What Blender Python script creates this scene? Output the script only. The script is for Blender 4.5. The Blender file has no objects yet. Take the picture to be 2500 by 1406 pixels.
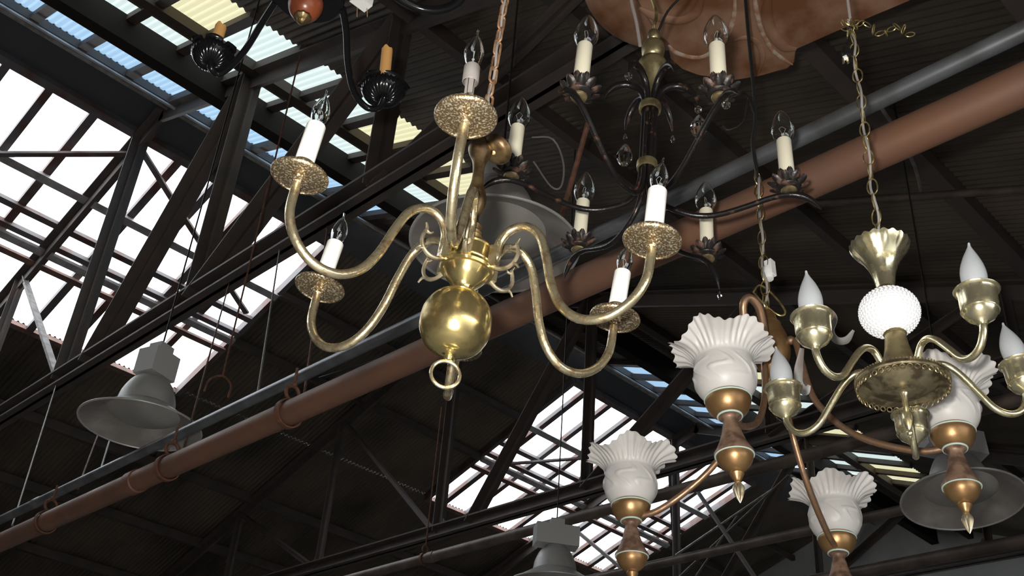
import bpy, bmesh, math, random
from mathutils import Vector, Matrix
random.seed(7)
S = bpy.context.scene
COL = S.collection
PI = math.pi
# ------------------------------------------------------------------ camera, world, light, exposure
F_PX = 2627.4
AZ, EL, RO = (math.radians(a) for a in (43.177, 32.471, 4.697))
CAM = Vector((0, 0, 1.6))
fw = Vector((math.sin(AZ)*math.cos(EL), math.cos(AZ)*math.cos(EL), math.sin(EL)))
r0 = fw.cross(Vector((0, 0, 1))).normalized(); u0 = r0.cross(fw)
RT = r0*math.cos(RO) + u0*math.sin(RO)
UP = -r0*math.sin(RO) + u0*math.cos(RO)
cd = bpy.data.cameras.new('camera'); cam = bpy.data.objects.new('camera', cd); COL.objects.link(cam)
cd.sensor_width = 36; cd.lens = F_PX*36/2500; cd.clip_start = .02
cam.matrix_world = Matrix(((RT.x, UP.x, -fw.x, CAM.x), (RT.y, UP.y, -fw.y, CAM.y), (RT.z, UP.z, -fw.z, CAM.z), (0, 0, 0, 1)))
S.camera = cam
S.view_settings.view_transform = 'Standard'; S.view_settings.look = 'None'
S.view_settings.gamma = 1; S.view_settings.use_curve_mapping = False
S.view_settings.exposure = 0.0
w = bpy.data.worlds.new('sky'); S.world = w; w.use_nodes = True
bg = w.node_tree.nodes['Background']
bg.inputs[0].default_value = (.93, .965, 1, 1); bg.inputs[1].default_value = 4.6
fl = bpy.data.lights.new('camera_flash', 'POINT'); fl.energy = 228; fl.shadow_soft_size = .018; fl.color = (1, .97, .91)
flo = bpy.data.objects.new('camera_flash', fl); COL.objects.link(flo)
flo.location = CAM - RT*.045 + UP*.05 - fw*.02


# ------------------------------------------------------------------ helpers
def ray(x, y):
    return (fw*F_PX + RT*(x-1250) - UP*(y-703)).normalized()
def hitz(x, y, z):
    d = ray(x, y); return CAM + d*((z-CAM.z)/d.z)
def hitx(x, y, X):
    d = ray(x, y); return CAM + d*((X-CAM.x)/d.x)

class MB:
    def __init__(self): self.bm = bmesh.new()
    def face(self, vs):
        try: return self.bm.faces.new(vs)
        except ValueError: return None
    def lathe(self, prof, n=32, M=None, fn=None, closed=False):
        """prof: (r, z) list; fn(ang, i, r, z)->(r, z)"""
        M = M or Matrix.Identity(4); rings = []
        for i, (r, z) in enumerate(prof):
            if r <= 1e-6 and fn is None:
                rings.append([self.bm.verts.new(M @ Vector((0, 0, z)))]); continue
            ring = []
            for k in range(n):
                a = 2*PI*k/n; rr, zz = (r, z) if fn is None else fn(a, i, r, z)
                ring.append(self.bm.verts.new(M @ Vector((rr*math.cos(a), rr*math.sin(a), zz))))
            rings.append(ring)
        prs = list(zip(rings, rings[1:])) + ([(rings[-1], rings[0])] if closed else [])
        for A, B in prs:
            for k in range(n):
                j = (k+1) % n
                if len(A) == 1 and len(B) == 1: continue
                if len(A) == 1: self.face((A[0], B[j], B[k]))
                elif len(B) == 1: self.face((A[k], A[j], B[0]))
                else: self.face((A[k], A[j], B[j], B[k]))
        return self
    def tube(self, pts, rad, n=12, cap=True, smooth=4, M=None, flat=1.0, ref=None):
        pts = [Vector(p) for p in pts]
        rads = list(rad) if hasattr(rad, '__len__') else [rad]*len(pts)
        if smooth > 1 and len(pts) > 2: pts, rads = catmull(pts, rads, smooth)
        if M: pts = [M @ p for p in pts]
        rings = []; up = None
        for i, p in enumerate(pts):
            t = (pts[min(i+1, len(pts)-1)] - pts[max(i-1, 0)])
            if t.length < 1e-9: t = Vector((0, 0, 1))
            t.normalize()
            if up is None:
                up = Vector(ref) if ref is not None else (Vector((0, 0, 1)) if abs(t.z) < .9 else Vector((1, 0, 0)))
            up = (up - t*up.dot(t)).normalized(); sd = t.cross(up)
            rings.append([self.bm.verts.new(p + (up*math.cos(2*PI*k/n)*flat + sd*math.sin(2*PI*k/n))*rads[i]) for k in range(n)])
        for A, B in zip(rings, rings[1:]):
            for k in range(n): self.face((A[k], B[k], B[(k+1) % n], A[(k+1) % n]))
        if cap: self.face(rings[0]); self.face(rings[-1][::-1])
        return self
    def extrude(self, poly, p, q, up=(0, 0, 1)):
        """sweep a 2D polygon (side, up) from p to q"""
        p, q = Vector(p), Vector(q); t = (q-p).normalized(); up = Vector(up)
        up = (up - t*up.dot(t)).normalized(); sd = t.cross(up)
        A = [self.bm.verts.new(p + sd*a + up*b) for a, b in poly]
        B = [self.bm.verts.new(q + sd*a + up*b) for a, b in poly]
        n = len(poly)
        for k in range(n): self.face((A[k], A[(k+1) % n], B[(k+1) % n], B[k]))
        self.face(A[::-1]); self.face(B)
        return self
    def beam(self, p, q, wd, ht, up=(0, 0, 1)):
        a, b = wd/2, ht/2
        return self.extrude([(-a, -b), (a, -b), (a, b), (-a, b)], p, q, up)
    def angle(self, p, q, leg=.07, th=.012, up=(0, 0, 1), flip=1):
        f = flip
        return self.extrude([(0, 0), (leg*f, 0), (leg*f, th), (th*f, th), (th*f, leg), (0, leg)][::(1 if f > 0 else -1)], p, q, up)
    def double(self, p, q, wd=.14, ht=.09, th=.014, up=(0, 0, 1)):
        """double-angle chord: T section opening downwards"""
        a = wd/2; g = th
        return self.extrude([(-a, 0), (a, 0), (a, -th), (g, -th), (g, -ht), (-g, -ht), (-g, -th), (-a, -th)], p, q, up)
    def box(self, c, s, M=None):
        M = M or Matrix.Identity(4); c = Vector(c)
        v = [self.bm.verts.new(M @ (c + Vector((x*s[0]/2, y*s[1]/2, z*s[2]/2)))) for z in (-1, 1) for y in (-1, 1) for x in (-1, 1)]
        for f in ((0, 2, 3, 1), (4, 5, 7, 6), (0, 1, 5, 4), (2, 6, 7, 3), (0, 4, 6, 2), (1, 3, 7, 5)): self.face([v[k] for k in f])
        return self
    def ball(self, c, r, M=None, seg=16, sz=1.0):
        c = Vector(c); T = (M or Matrix.Identity(4)) @ Matrix.Translation(c)
        self.lathe([(r*math.sin(PI*i/(seg//2)) if 0 < i < seg//2 else 0, -r*sz*math.cos(PI*i/(seg//2))) for i in range(seg//2+1)], seg, T)
        return self
    def torus(self, c, R, r, M=None, n=24, m=8, ell=1.0, straight=0):
        """ring in the local XZ plane; ell stretches along Z, straight adds straight sides (chain link)"""
        T = (M or Matrix.Identity(4)) @ Matrix.Translation(Vector(c)); rings = []
        for i in range(n):
            a = 2*PI*i/n; ce = Vector((R*math.cos(a), 0, R*ell*math.sin(a) + straight*(1 if math.sin(a) > 0 else -1)))
            nr = Vector((math.cos(a), 0, math.sin(a)))
            rings.append([self.bm.verts.new(T @ (ce + nr*r*math.cos(2*PI*k/m) + Vector((0, 1, 0))*r*math.sin(2*PI*k/m))) for k in range(m)])
        for i in range(n):
            A, B = rings[i], rings[(i+1) % n]
            for k in range(m): self.face((A[k], B[k], B[(k+1) % m], A[(k+1) % m]))
        return self
    def hring(self, z, R, r, L_, n=48, m=8):
        return self.torus((0, 0, 0), R, r, (L_ @ Matrix.Translation((0, 0, z)) @ Matrix.Rotation(PI/2, 4, 'X')), n=n, m=m)
    def build(self, name, mat, parent=None, smooth=True, sharp=40):
        bm = self.bm
        bmesh.ops.recalc_face_normals(bm, faces=bm.faces)
        me = bpy.data.meshes.new(name)
        for f in bm.faces: f.smooth = smooth
        bm.to_mesh(me); bm.free()
        me.materials.append(mat)
        if smooth and sharp:
            try: me.set_sharp_from_angle(angle=math.radians(sharp))
            except Exception: pass
        o = bpy.data.objects.new(name, me); COL.objects.link(o)
        if parent: o.parent = parent
        return o

def catmull(P, R, s):
    op, orr = [], []
    n = len(P)
    for i in range(n-1):
        p0, p1, p2, p3 = P[max(i-1, 0)], P[i], P[i+1], P[min(i+2, n-1)]
        if i == 0: p0 = p1*2 - p2
        if i == n-2: p3 = p2*2 - p1
        for k in range(s):
            t = k/s
            op.append(.5*((2*p1) + (p2-p0)*t + (2*p0-5*p1+4*p2-p3)*t*t + (3*p1-p0-3*p2+p3)*t**3))
            orr.append(R[i]*(1-t) + R[i+1]*t)
    op.append(P[-1].copy()); orr.append(R[-1])
    return op, orr
def sprof(prof, s=4):
    P, _ = catmull([Vector((a, 0, b)) for a, b in prof], [0]*len(prof), s)
    return [(max(p.x, 0), p.z) for p in P]
def frame(tx, ty):
    z = Vector((tx, ty, 1)).normalized(); x = (Vector((1, 0, 0)) - z*z.x).normalized(); return x, z.cross(x), z
def fmat(pos, tx=0, ty=0, sc=1):
    x, y, z = frame(tx, ty); p = Vector(pos)
    return Matrix(((x.x, y.x, z.x, p.x), (x.y, y.y, z.y, p.y), (x.z, y.z, z.z, p.z), (0, 0, 0, 1)))
def thing(name, M, label, cat, group=None):
    o = bpy.data.objects.new(name, None); COL.objects.link(o); o.empty_display_size = .1
    o.matrix_world = M if isinstance(M, Matrix) else Matrix.Translation(Vector(M))
    return tag(o, label, cat, group)
def tag(o, label, cat, group=None):
    o['label'] = label; o['category'] = cat
    if group: o['group'] = group
    return o
def struct(o): o['kind'] = 'structure'; return o
def lab(o, s): o['label'] = s; return o
def polar(az, r, h, side=0):
    a = math.radians(az); return Vector((r*math.cos(a) - side*math.sin(a), r*math.sin(a) + side*math.cos(a), h))

# ------------------------------------------------------------------ materials
def mat(name, col, rough=.5, metal=0, noise=None, col2=None, scale=8, bump=0, bscale=40, emis=None, lo=.4, hi=.6, detail=4, rough2=None, spec=None, stretch=None, **kw):
    m = bpy.data.materials.new(name); m.use_nodes = True; nt = m.node_tree; N = nt.nodes; L = nt.links
    b = N['Principled BSDF']; b.inputs['Base Color'].default_value = (*col, 1); b.inputs['Roughness'].default_value = rough; b.inputs['Metallic'].default_value = metal
    if spec is not None: b.inputs['Specular IOR Level'].default_value = spec
    for k, v in kw.items(): b.inputs[k].default_value = v
    tc = N.new('ShaderNodeTexCoord'); vec = tc.outputs['Object']
    if stretch:
        mp = N.new('ShaderNodeMapping'); mp.inputs['Scale'].default_value = stretch; L.new(vec, mp.inputs[0]); vec = mp.outputs[0]
    if col2 is not None:
        nz = N.new('ShaderNodeTexNoise'); nz.inputs['Scale'].default_value = scale; nz.inputs['Detail'].default_value = detail; L.new(vec, nz.inputs['Vector'])
        rp = N.new('ShaderNodeValToRGB'); rp.color_ramp.elements[0].position = lo; rp.color_ramp.elements[1].position = hi
        rp.color_ramp.elements[0].color = (*col, 1); rp.color_ramp.elements[1].color = (*col2, 1)
        L.new(nz.outputs['Fac'], rp.inputs[0]); L.new(rp.outputs[0], b.inputs['Base Color'])
        if rough2 is not None:
            mr = N.new('ShaderNodeMapRange'); mr.inputs['From Min'].default_value = lo; mr.inputs['From Max'].default_value = hi
            mr.inputs['To Min'].default_value = rough; mr.inputs['To Max'].default_value = rough2
            L.new(nz.outputs['Fac'], mr.inputs[0]); L.new(mr.outputs[0], b.inputs['Roughness'])
    if bump:
        n2 = N.new('ShaderNodeTexNoise'); n2.inputs['Scale'].default_value = bscale; n2.inputs['Detail'].default_value = 3; L.new(vec, n2.inputs['Vector'])
        bp = N.new('ShaderNodeBump'); bp.inputs['Strength'].default_value = bump; bp.inputs['Distance'].default_value = .003
        L.new(n2.outputs['Fac'], bp.inputs['Height']); L.new(bp.outputs[0], b.inputs['Normal'])
    return m
def glassy(name, col, tr, dif, tran, rough=.1):
    """thin sheet: transparent + translucent + diffuse"""
    m = bpy.data.materials.new(name); m.use_nodes = True; nt = m.node_tree; N = nt.nodes; L = nt.links
    N.remove(N['Principled BSDF']); out = N['Material Output']
    a = N.new('ShaderNodeBsdfTransparent'); a.inputs[0].default_value = (*[c*1 for c in col], 1)
    t = N.new('ShaderNodeBsdfTranslucent'); t.inputs[0].default_value = (*col, 1)
    d = N.new('ShaderNodeBsdfDiffuse'); d.inputs[0].default_value = (*col, 1)
    m1 = N.new('ShaderNodeMixShader'); m1.inputs[0].default_value = tran; L.new(d.outputs[0], m1.inputs[1]); L.new(t.outputs[0], m1.inputs[2])
    m2 = N.new('ShaderNodeMixShader'); m2.inputs[0].default_value = tr; L.new(m1.outputs[0], m2.inputs[1]); L.new(a.outputs[0], m2.inputs[2])
    L.new(m2.outputs[0], out.inputs[0]); return m
M = {}
M['brass'] = mat('aged_brass', (.84, .68, .30), .19, .96, col2=(.34, .24, .11), scale=30, lo=.50, hi=.70, detail=8, rough2=.36, bump=.08, bscale=90)
M['brass_speck'] = mat('speckled_brass', (.95, .88, .68), .28, .85, col2=(.24, .165, .085), scale=360, lo=.36, hi=.50, detail=3, rough2=.38, bump=.25, bscale=420)
M['brass_worn'] = mat('worn_brass_tube', (.88, .77, .50), .21, .93, col2=(.36, .25, .14), scale=75, lo=.46, hi=.66, detail=6, rough2=.42, bump=.15, bscale=160)
M['brass_pale'] = mat('pale_brass', (.90, .83, .56), .21, .95, col2=(.45, .37, .18), scale=70, lo=.50, hi=.72, detail=5, rough2=.42, bump=.04, bscale=120)
M['brass_dark'] = mat('dark_brass', (.30, .21, .10), .38, .85, col2=(.10, .06, .03), scale=30, lo=.4, hi=.6, bump=.2, bscale=70)
M['dish'] = mat('blotchy_dark_brass', (.40, .34, .21), .30, .85, col2=(.10, .08, .05), scale=40, lo=.42, hi=.58, detail=6, rough2=.55, bump=.2, bscale=60)
M['silver'] = mat('tarnished_silver', (.62, .54, .38), .38, .9, col2=(.32, .25, .15), scale=60, lo=.5, hi=.7)
M['sleeve'] = mat('white_candle_sleeve', (.86, .85, .80), .45)
M['sleeve_cream'] = mat('cream_candle_sleeve', (.86, .80, .62), .45)
M['iron'] = mat('black_rusted_iron', (.012, .010, .010), .30, .3, col2=(.16, .065, .035), scale=42, lo=.60, hi=.76, detail=6, rough2=.7, bump=.3, bscale=90)
M['iron_petal'] = mat('rusty_iron_petal', (.020, .017, .016), .38, .35, col2=(.13, .065, .045), scale=60, lo=.50, hi=.68, detail=5, rough2=.75, bump=.3, bscale=90)
M['black'] = mat('black_enamel', (.008, .008, .009), .16, .2, bump=.1, bscale=30)
M['brass_old'] = mat('old_dull_brass', (.46, .38, .20), .32, .85, col2=(.17, .125, .07), scale=34, lo=.40, hi=.62, rough2=.5, bump=.15, bscale=80)
M['copper'] = mat('coppery_bronze', (.38, .23, .10), .37, .75, col2=(.24, .125, .055), scale=20, lo=.4, hi=.7, rough2=.42, bump=.08, bscale=100)
M['copper_dusty'] = mat('dusty_bronze', (.30, .19, .13), .55, .5, col2=(.14, .08, .055), scale=45, lo=.4, hi=.6, bump=.15, bscale=90)
M['copper_tube'] = mat('worn_copper_tube', (.40, .235, .135), .38, .8, col2=(.26, .175, .12), scale=50, lo=.45, hi=.65, rough2=.55, bump=.12, bscale=100)
M['verdigris'] = mat('pale_verdigris', (.42, .55, .50), .7)
M['frosted'] = mat('frosted_bulb_glass', (.47, .49, .51), .55, **{'Transmission Weight': .3, 'Coat Weight': .1})
M['milk'] = mat('milk_glass', (.86, .86, .88), .12, spec=.6)
M['clear'] = mat('clear_bulb_glass', (.97, 1, .99), .0, **{'Transmission Weight': 1.0, 'IOR': 1.45})
M['crystal'] = mat('cut_crystal', (1, 1, 1), .0, **{'Transmission Weight': 1.0, 'IOR': 1.55})
M['filament'] = mat('filament_mount', (.75, .75, .72), .3, .4)
M['wax'] = mat('orange_wax', (.72, .38, .13), .5, **{'Subsurface Weight': .2})
M['wood'] = mat('red_turned_wood', (.25, .065, .025), .3, col2=(.14, .035, .015), scale=14)
M['cord'] = mat('grey_cord', (.26, .24, .22), .5)
M['cord_black'] = mat('black_cord', (.012, .012, .012), .5)
M['white_plastic'] = mat('white_plastic', (.82, .82, .80), .35)
M['black_plastic'] = mat('black_plastic', (.01, .01, .01), .3)
M['chain_rust'] = mat('rusty_chain', (.20, .095, .045), .6, .4, col2=(.30, .18, .10), scale=90)
M['chain_brass'] = mat('brass_chain', (.50, .40, .17), .32, .85, col2=(.25, .18, .08), scale=60)
M['steel'] = mat('brown_painted_steel', (.095, .080, .074), .6, .1, col2=(.13, .092, .078), scale=5, lo=.4, hi=.65, bump=.2, bscale=30)
M['steel_grey'] = mat('grey_steel', (.30, .29, .28), .55, .2, col2=(.2, .17, .15), scale=9)
M['steel_pale'] = mat('grey_purlin_with_sheen', (.55, .54, .54), .45, .3, col2=(.40, .37, .36), scale=7)  # grey steel lightened: sheen and flare are put into the colour
M['steel_red'] = mat('primer_red_steel', (.26, .14, .11), .6, .1, col2=(.16, .10, .085), scale=9)
M['bar'] = mat('glazing_bar_steel', (.16, .145, .145), .55, .2, col2=(.14, .075, .06), scale=3, lo=.45, hi=.6)
M['purlin_brown'] = mat('brown_purlin', (.05, .035, .026), .6, .1)
M['roof'] = mat('dark_corrugated_roofing', (.17, .135, .10), .6, .1, col2=(.06, .048, .038), scale=1.1, lo=.35, hi=.7, detail=8, bump=.15, bscale=6, stretch=(1, .35, 1))
M['purlin_dark'] = mat('near_black_purlin', (.022, .018, .016), .8, 0, spec=.2)  # even near-black tone for the deep purlin and its flange
M['ridge'] = mat('dark_ridge_board', (.075, .075, .082), .6)
M['pane'] = glassy('wired_glass_pane', (.96, .98, 1), .72, .1, .9)
M['sheet_blue'] = glassy('bluish_fibreglass', (.135, .20, .265), .03, .1, .92)
M['sheet_white'] = glassy('white_fibreglass', (.235, .27, .255), .03, .1, .92)
M['sheet_yellow'] = glassy('yellowed_fibreglass', (.27, .25, .155), .03, .1, .92)
M['pipe_rust'] = mat('rust_brown_pipe', (.22, .105, .062), .5, .15, col2=(.17, .09, .06), scale=3.5, lo=.35, hi=.65, detail=8, rough2=.65, bump=.12, bscale=60)
M['pipe_grey'] = mat('grey_conduit', (.24, .25, .27), .38, .6, col2=(.16, .165, .17), scale=7)
M['pipe_dark'] = mat('dim_brown_pipe', (.16, .12, .10), .5, .3, col2=(.10, .075, .06), scale=6)
M['hanger'] = mat('rusty_hanger', (.22, .09, .05), .7, .2, col2=(.12, .06, .04), scale=30)
M['alu'] = mat('spun_aluminium_reflector', (.52, .51, .49), .45, .3, col2=(.44, .43, .41), scale=6)
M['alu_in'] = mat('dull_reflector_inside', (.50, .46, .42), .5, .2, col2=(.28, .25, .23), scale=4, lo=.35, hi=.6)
M['lens'] = mat('dusty_frosted_lens', (.30, .28, .255), .4, 0, col2=(.42, .40, .37), scale=3)
M['box_grey'] = mat('pale_grey_ballast_box', (.52, .52, .51), .55)
M['rust'] = mat('rusted_sheet_metal', (.36, .20, .125), .75, .1, col2=(.19, .075, .03), scale=4.5, lo=.42, hi=.60, detail=12, bump=.3, bscale=25)
M['rust_pale'] = mat('pale_worn_edge', (.48, .38, .30), .8, col2=(.38, .18, .10), scale=30)
M['wall_grey'] = mat('grey_gable_cladding', (.68, .70, .69), .8, col2=(.55, .56, .56), scale=1)
M['wall'] = mat('dark_brick_wall', (.16, .12, .10), .85, col2=(.10, .08, .07), scale=2)
M['floor'] = mat('concrete_floor', (.28, .27, .255), .8, col2=(.21, .20, .19), scale=1)

# ------------------------------------------------------------------ building shell
T20 = math.tan(math.radians(20)); YR, ZR = 9.55, 9.598
def znear(y): return ZR + T20*(y-YR)
def zfar(y): return ZR - T20*(y-YR)
def roofn(x, y, dz=0): return Vector((x, y, znear(y)+dz))
def rooff(x, y, dz=0): return Vector((x, y, zfar(y)+dz))
def hitn(px, py, dz=0):
    d = ray(px, py); s = (ZR - T20*YR + dz - CAM.z)/(d.z - T20*d.y); return CAM + d*s
def hitf(px, py, dz=0):
    d = ray(px, py); s = (ZR + T20*YR + dz - CAM.z)/(d.z + T20*d.y); return CAM + d*s
def corr(mb, x0, x1, y0, y1, zf, pitch=.072, amp=.015, per=6, dz=0, th=.004, jag=False):
    n = max(2, int((x1-x0)/pitch*per)); rows = []
    for y in (y0, (y0+y1)/2, y1):
        rows.append([mb.bm.verts.new((x0+(x1-x0)*i/n, y, zf(y)+dz+amp*math.sin(2*PI*(x0+(x1-x0)*i/n)/pitch))) for i in range(n+1)])
    for A, B in zip(rows, rows[1:]):
        for i in range(n): mb.face((A[i], A[i+1], B[i+1], B[i]))
X0, X1, XW = -7.0, 18.75, 18.6
A1, A2 = -7.0, 6.12          # first rooflight run
B1, B2 = 10.86, 15.75        # second rooflight run
YS, YN = -6.0, 19.2
GB = 13.24
def ceil(fn, m='roof'):
    mb = MB(); fn(mb); return struct(mb.build('ceiling', M[m], smooth=True, sharp=0))
ceil(lambda b: corr(b, X0, X1, YS, 6.66, znear))
ceil(lambda b: corr(b, A2, B1, 6.66, 9.3, znear)); ceil(lambda b: corr(b, B2, X1, 6.66, 9.3, znear))
ceil(lambda b: (corr(b, X0, X1, GB, YN, zfar)))
ceil(lambda b: corr(b, A2, B1, 10.06, GB, zfar)); ceil(lambda b: corr(b, B2, X1, 10.06, GB, zfar))
mb = MB(); a = [mb.bm.verts.new(v) for v in (roofn(X0, 9.30, .038), roofn(X1, 9.30, .038), (X1, YR, ZR+.038), (X0, YR, ZR+.038), rooff(X0, 10.1, .01), rooff(X1, 10.1, .01))]
mb.face((a[0], a[1], a[2], a[3])); mb.face((a[3], a[2], a[5], a[4])); struct(mb.build('ceiling', M['ridge'], smooth=False))
def wall(name, pts, m='wall', th=.2, nrm=(0, 1, 0)):
    mb = MB(); n = Vector(nrm)*th; A = [mb.bm.verts.new(Vector(p)) for p in pts]; B = [mb.bm.verts.new(Vector(p)+n) for p in pts]
    mb.face(A); mb.face(B[::-1]); k = len(pts)
    for i in range(k): mb.face((A[i], A[(i+1) % k], B[(i+1) % k], B[i]))
    return struct(mb.build(name, M[m], smooth=False))
wall('wall_east', [(XW, YS, 0), (XW, YN, 0), (XW, YN, zfar(YN)+.02), (XW, YR, ZR+.02), (XW, YS, znear(YS)+.02)], 'wall_grey', nrm=(1, 0, 0))
wall('wall_west', [(X0, YS, 0), (X0, YN, 0), (X0, YN, zfar(YN)), (X0, YR, ZR), (X0, YS, znear(YS))], nrm=(-1, 0, 0))
wall('wall_north', [(X0, YN, 0), (X1, YN, 0), (X1, YN, zfar(YN)), (X0, YN, zfar(YN))])
zs = znear(YS)
wall('wall_south', [(X0, YS, 0), (-3, YS, 0), (-3, YS, 3), (4, YS, 3), (4, YS, 0), (X1, YS, 0), (X1, YS, zs), (X0, YS, zs)], nrm=(0, -1, 0))  # unseen wall; its opening is added so sky light reaches the metals
mb = MB(); mb.box((6, 4, -.05), (60, 60, .1)); struct(mb.build('floor', M['floor'], smooth=False))

# far-slope rooflights: panes, glazing bars, purlins, braces
def bars(mb, x, wd=.055, ht=.07):
    mb.beam(rooff(x, 10.0, -.04), rooff(x, GB+.03, -.04), wd, ht)
def window_far(name, xa, xb, xs, braces=()):
    mb = MB(); v = [mb.bm.verts.new(rooff(x, y, .02)) for x, y in ((xa, 10.04), (xb, 10.04), (xb, GB), (xa, GB))]; mb.face(v)
    root = struct(mb.build(name, M['pane'], smooth=False)); lab(root, 'row of wired glass panes in the far roof slope')
    for x in xs:
        b = MB(); bars(b, x, random.uniform(.085, .105)); b.build('glazing_bar', M['bar'], root, False)
    for y, wd, ht, m, dz in ((11.05, .11, .05, 'steel_pale', -.11), (11.57, .085, .06, 'bar', -.09), (11.86, .08, .07, 'bar', -.09), (11.95, .10, .05, 'steel_pale', -.15), (12.16, .085, .04, 'steel_red', -.14)):
        b = MB(); b.beam(rooff(xa, y, dz), rooff(xb, y, dz), wd, ht, up=(0, T20, 1)); b.build('purlin', M[m], root, False)
    b = MB(); b.beam(rooff(xa, GB+.03, -.04), rooff(xb, GB+.03, -.04), .08, .07, up=(0, T20, 1)); b.build('sill', M['steel_red'], root, False)
    b = MB(); b.beam(rooff(xa, 10.02, -.05), rooff(xb, 10.02, -.05), .1, .1, up=(0, T20, 1)); b.build('top_rail', M['bar'], root, False)
    for x in (xa, xb):
        b = MB(); b.beam(rooff(x, 10.0, -.05), rooff(x, GB, -.05), .07, .12); b.build('side_rail', M['bar'], root, False)
    for p, q in braces:
        b = MB(); b.beam(p, q, .075, .03); b.build('brace', M['steel_grey' if p == q else 'bar'], root, False)
    return root
window_far('window_1', A1, A2, [1.85-.54*k for k in range(14, 0, -1)]+[1.85, 2.335, 2.86, 3.40, 3.93, 4.46, 4.99, 5.50],
    [(rooff(3.4, 10.2, -.16), rooff(2.28, 11.01, -.16)), (rooff(2.28, 11.01, -.16), rooff(1.2, 11.6, -.16)), (rooff(3.5, 10.1, -.14), rooff(4.24, 10.52, -.14)), (rooff(4.24, 10.52, -.14), rooff(5.95, 11.45, -.14))])
window_far('window_2', B1, B2, [11.22, 11.79, 12.33, 12.86, 13.4, 13.93, 14.46, 15.0, 15.45],
    [(rooff(13.5, 10.2, -.16), rooff(11.2, 11.9, -.16)), (rooff(13.5, 10.2, -.14), rooff(15.6, 11.7, -.14))])

# near-slope rooflights: corrugated fibreglass sheets between rafters
def window_near(name, xs, cols):
    root = None
    for i in range(len(xs)-1):
        xa, xb = xs[i], xs[i+1]
        for y0, y1, m, dz in ((6.66, 7.55, cols[i % len(cols)], 0), (7.5, 8.5, 'sheet_white', .008), (8.45, 9.42, 'sheet_blue', .016)):
            b = MB(); corr(b, xa, xb, y0, y1, znear, dz=dz)
            if root is None: root = b.build(name, M[m], smooth=True, sharp=0); struct(root)
            else:
                o = b.build('sheet', M[m], root, smooth=True, sharp=0)
                if m == 'sheet_yellow': lab(o, 'yellowed corrugated fibreglass sheet')
                elif m == 'sheet_blue': lab(o, 'bluish corrugated fibreglass sheet')
    for x in xs:
        b = MB(); b.beam(roofn(x, 6.55, -.055), roofn(x, 9.35, -.055), .10, .07); b.build('rafter', M['steel'], root, False)
    return root
XS3 = [1.77-.53*k for k in range(16, 0, -1)]+[1.77, 2.3, 2.84, 3.37, 3.9, 4.44, 4.97, 5.5, 6.1]
window_near('window_3', XS3, ['sheet_yellow', 'sheet_white']*8+['sheet_white', 'sheet_yellow', 'sheet_white', 'sheet_white', 'sheet_white', 'sheet_yellow', 'sheet_yellow', 'sheet_yellow'])
window_near('window_4', [10.86, 11.4, 11.94, 12.48, 13.02, 13.56, 14.1, 14.64, 15.18, 15.72], ['sheet_yellow', 'sheet_white', 'sheet_white', 'sheet_yellow'])

# purlins of the near slope (run along X)
def purlin(y, wd, ht, m, dz, x0=X0, x1=X1):
    b = MB(); b.beam(roofn(x0, y, dz), roofn(x1, y, dz), wd, ht, up=(0, 0, 1)); struct(b.build('trim_1', M[m], smooth=False))
for y, wd, ht, m, dz in ((9.30, .05, .10, 'steel', -.06), (9.42, .06, .05, 'steel_grey', -.10), (9.21, .03, .02, 'steel_pale', -.17),
                         (8.05, .06, .30, 'purlin_dark', -.19), (8.08, .14, .02, 'purlin_dark', -.35), (8.66, .05, .03, 'steel_pale', -.05),
                         (7.66, .03, .02, 'steel', -.06), (7.42, .10, .12, 'purlin_brown', -.09),
                         (5.0, .08, .15, 'steel', -.1), (3.75, .08, .15, 'steel', -.1), (2.42, .12, .17, 'steel', -.1), (1.15, .12, .17, 'steel', -.1), (-.6, .08, .15, 'steel', -.1)):
    purlin(y, wd, ht, m, dz)
for y in (14.6, 15.9, 17.2, 18.4):
    b = MB(); b.beam(rooff(X0, y, -.09), rooff(X1, y, -.09), .09, .14, up=(0, 0, 1)); struct(b.build('trim_1', M['steel'], smooth=False))
for y, m in ((12.0, 'steel'), (11.0, 'steel')):
    for xa, xb in ((A2, B1), (B2, X1)):
        b = MB(); b.beam(rooff(xa, y, -.09), rooff(xb, y, -.09), .08, .1, up=(0, 0, 1)); struct(b.build('trim_1', M[m], smooth=False))

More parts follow.
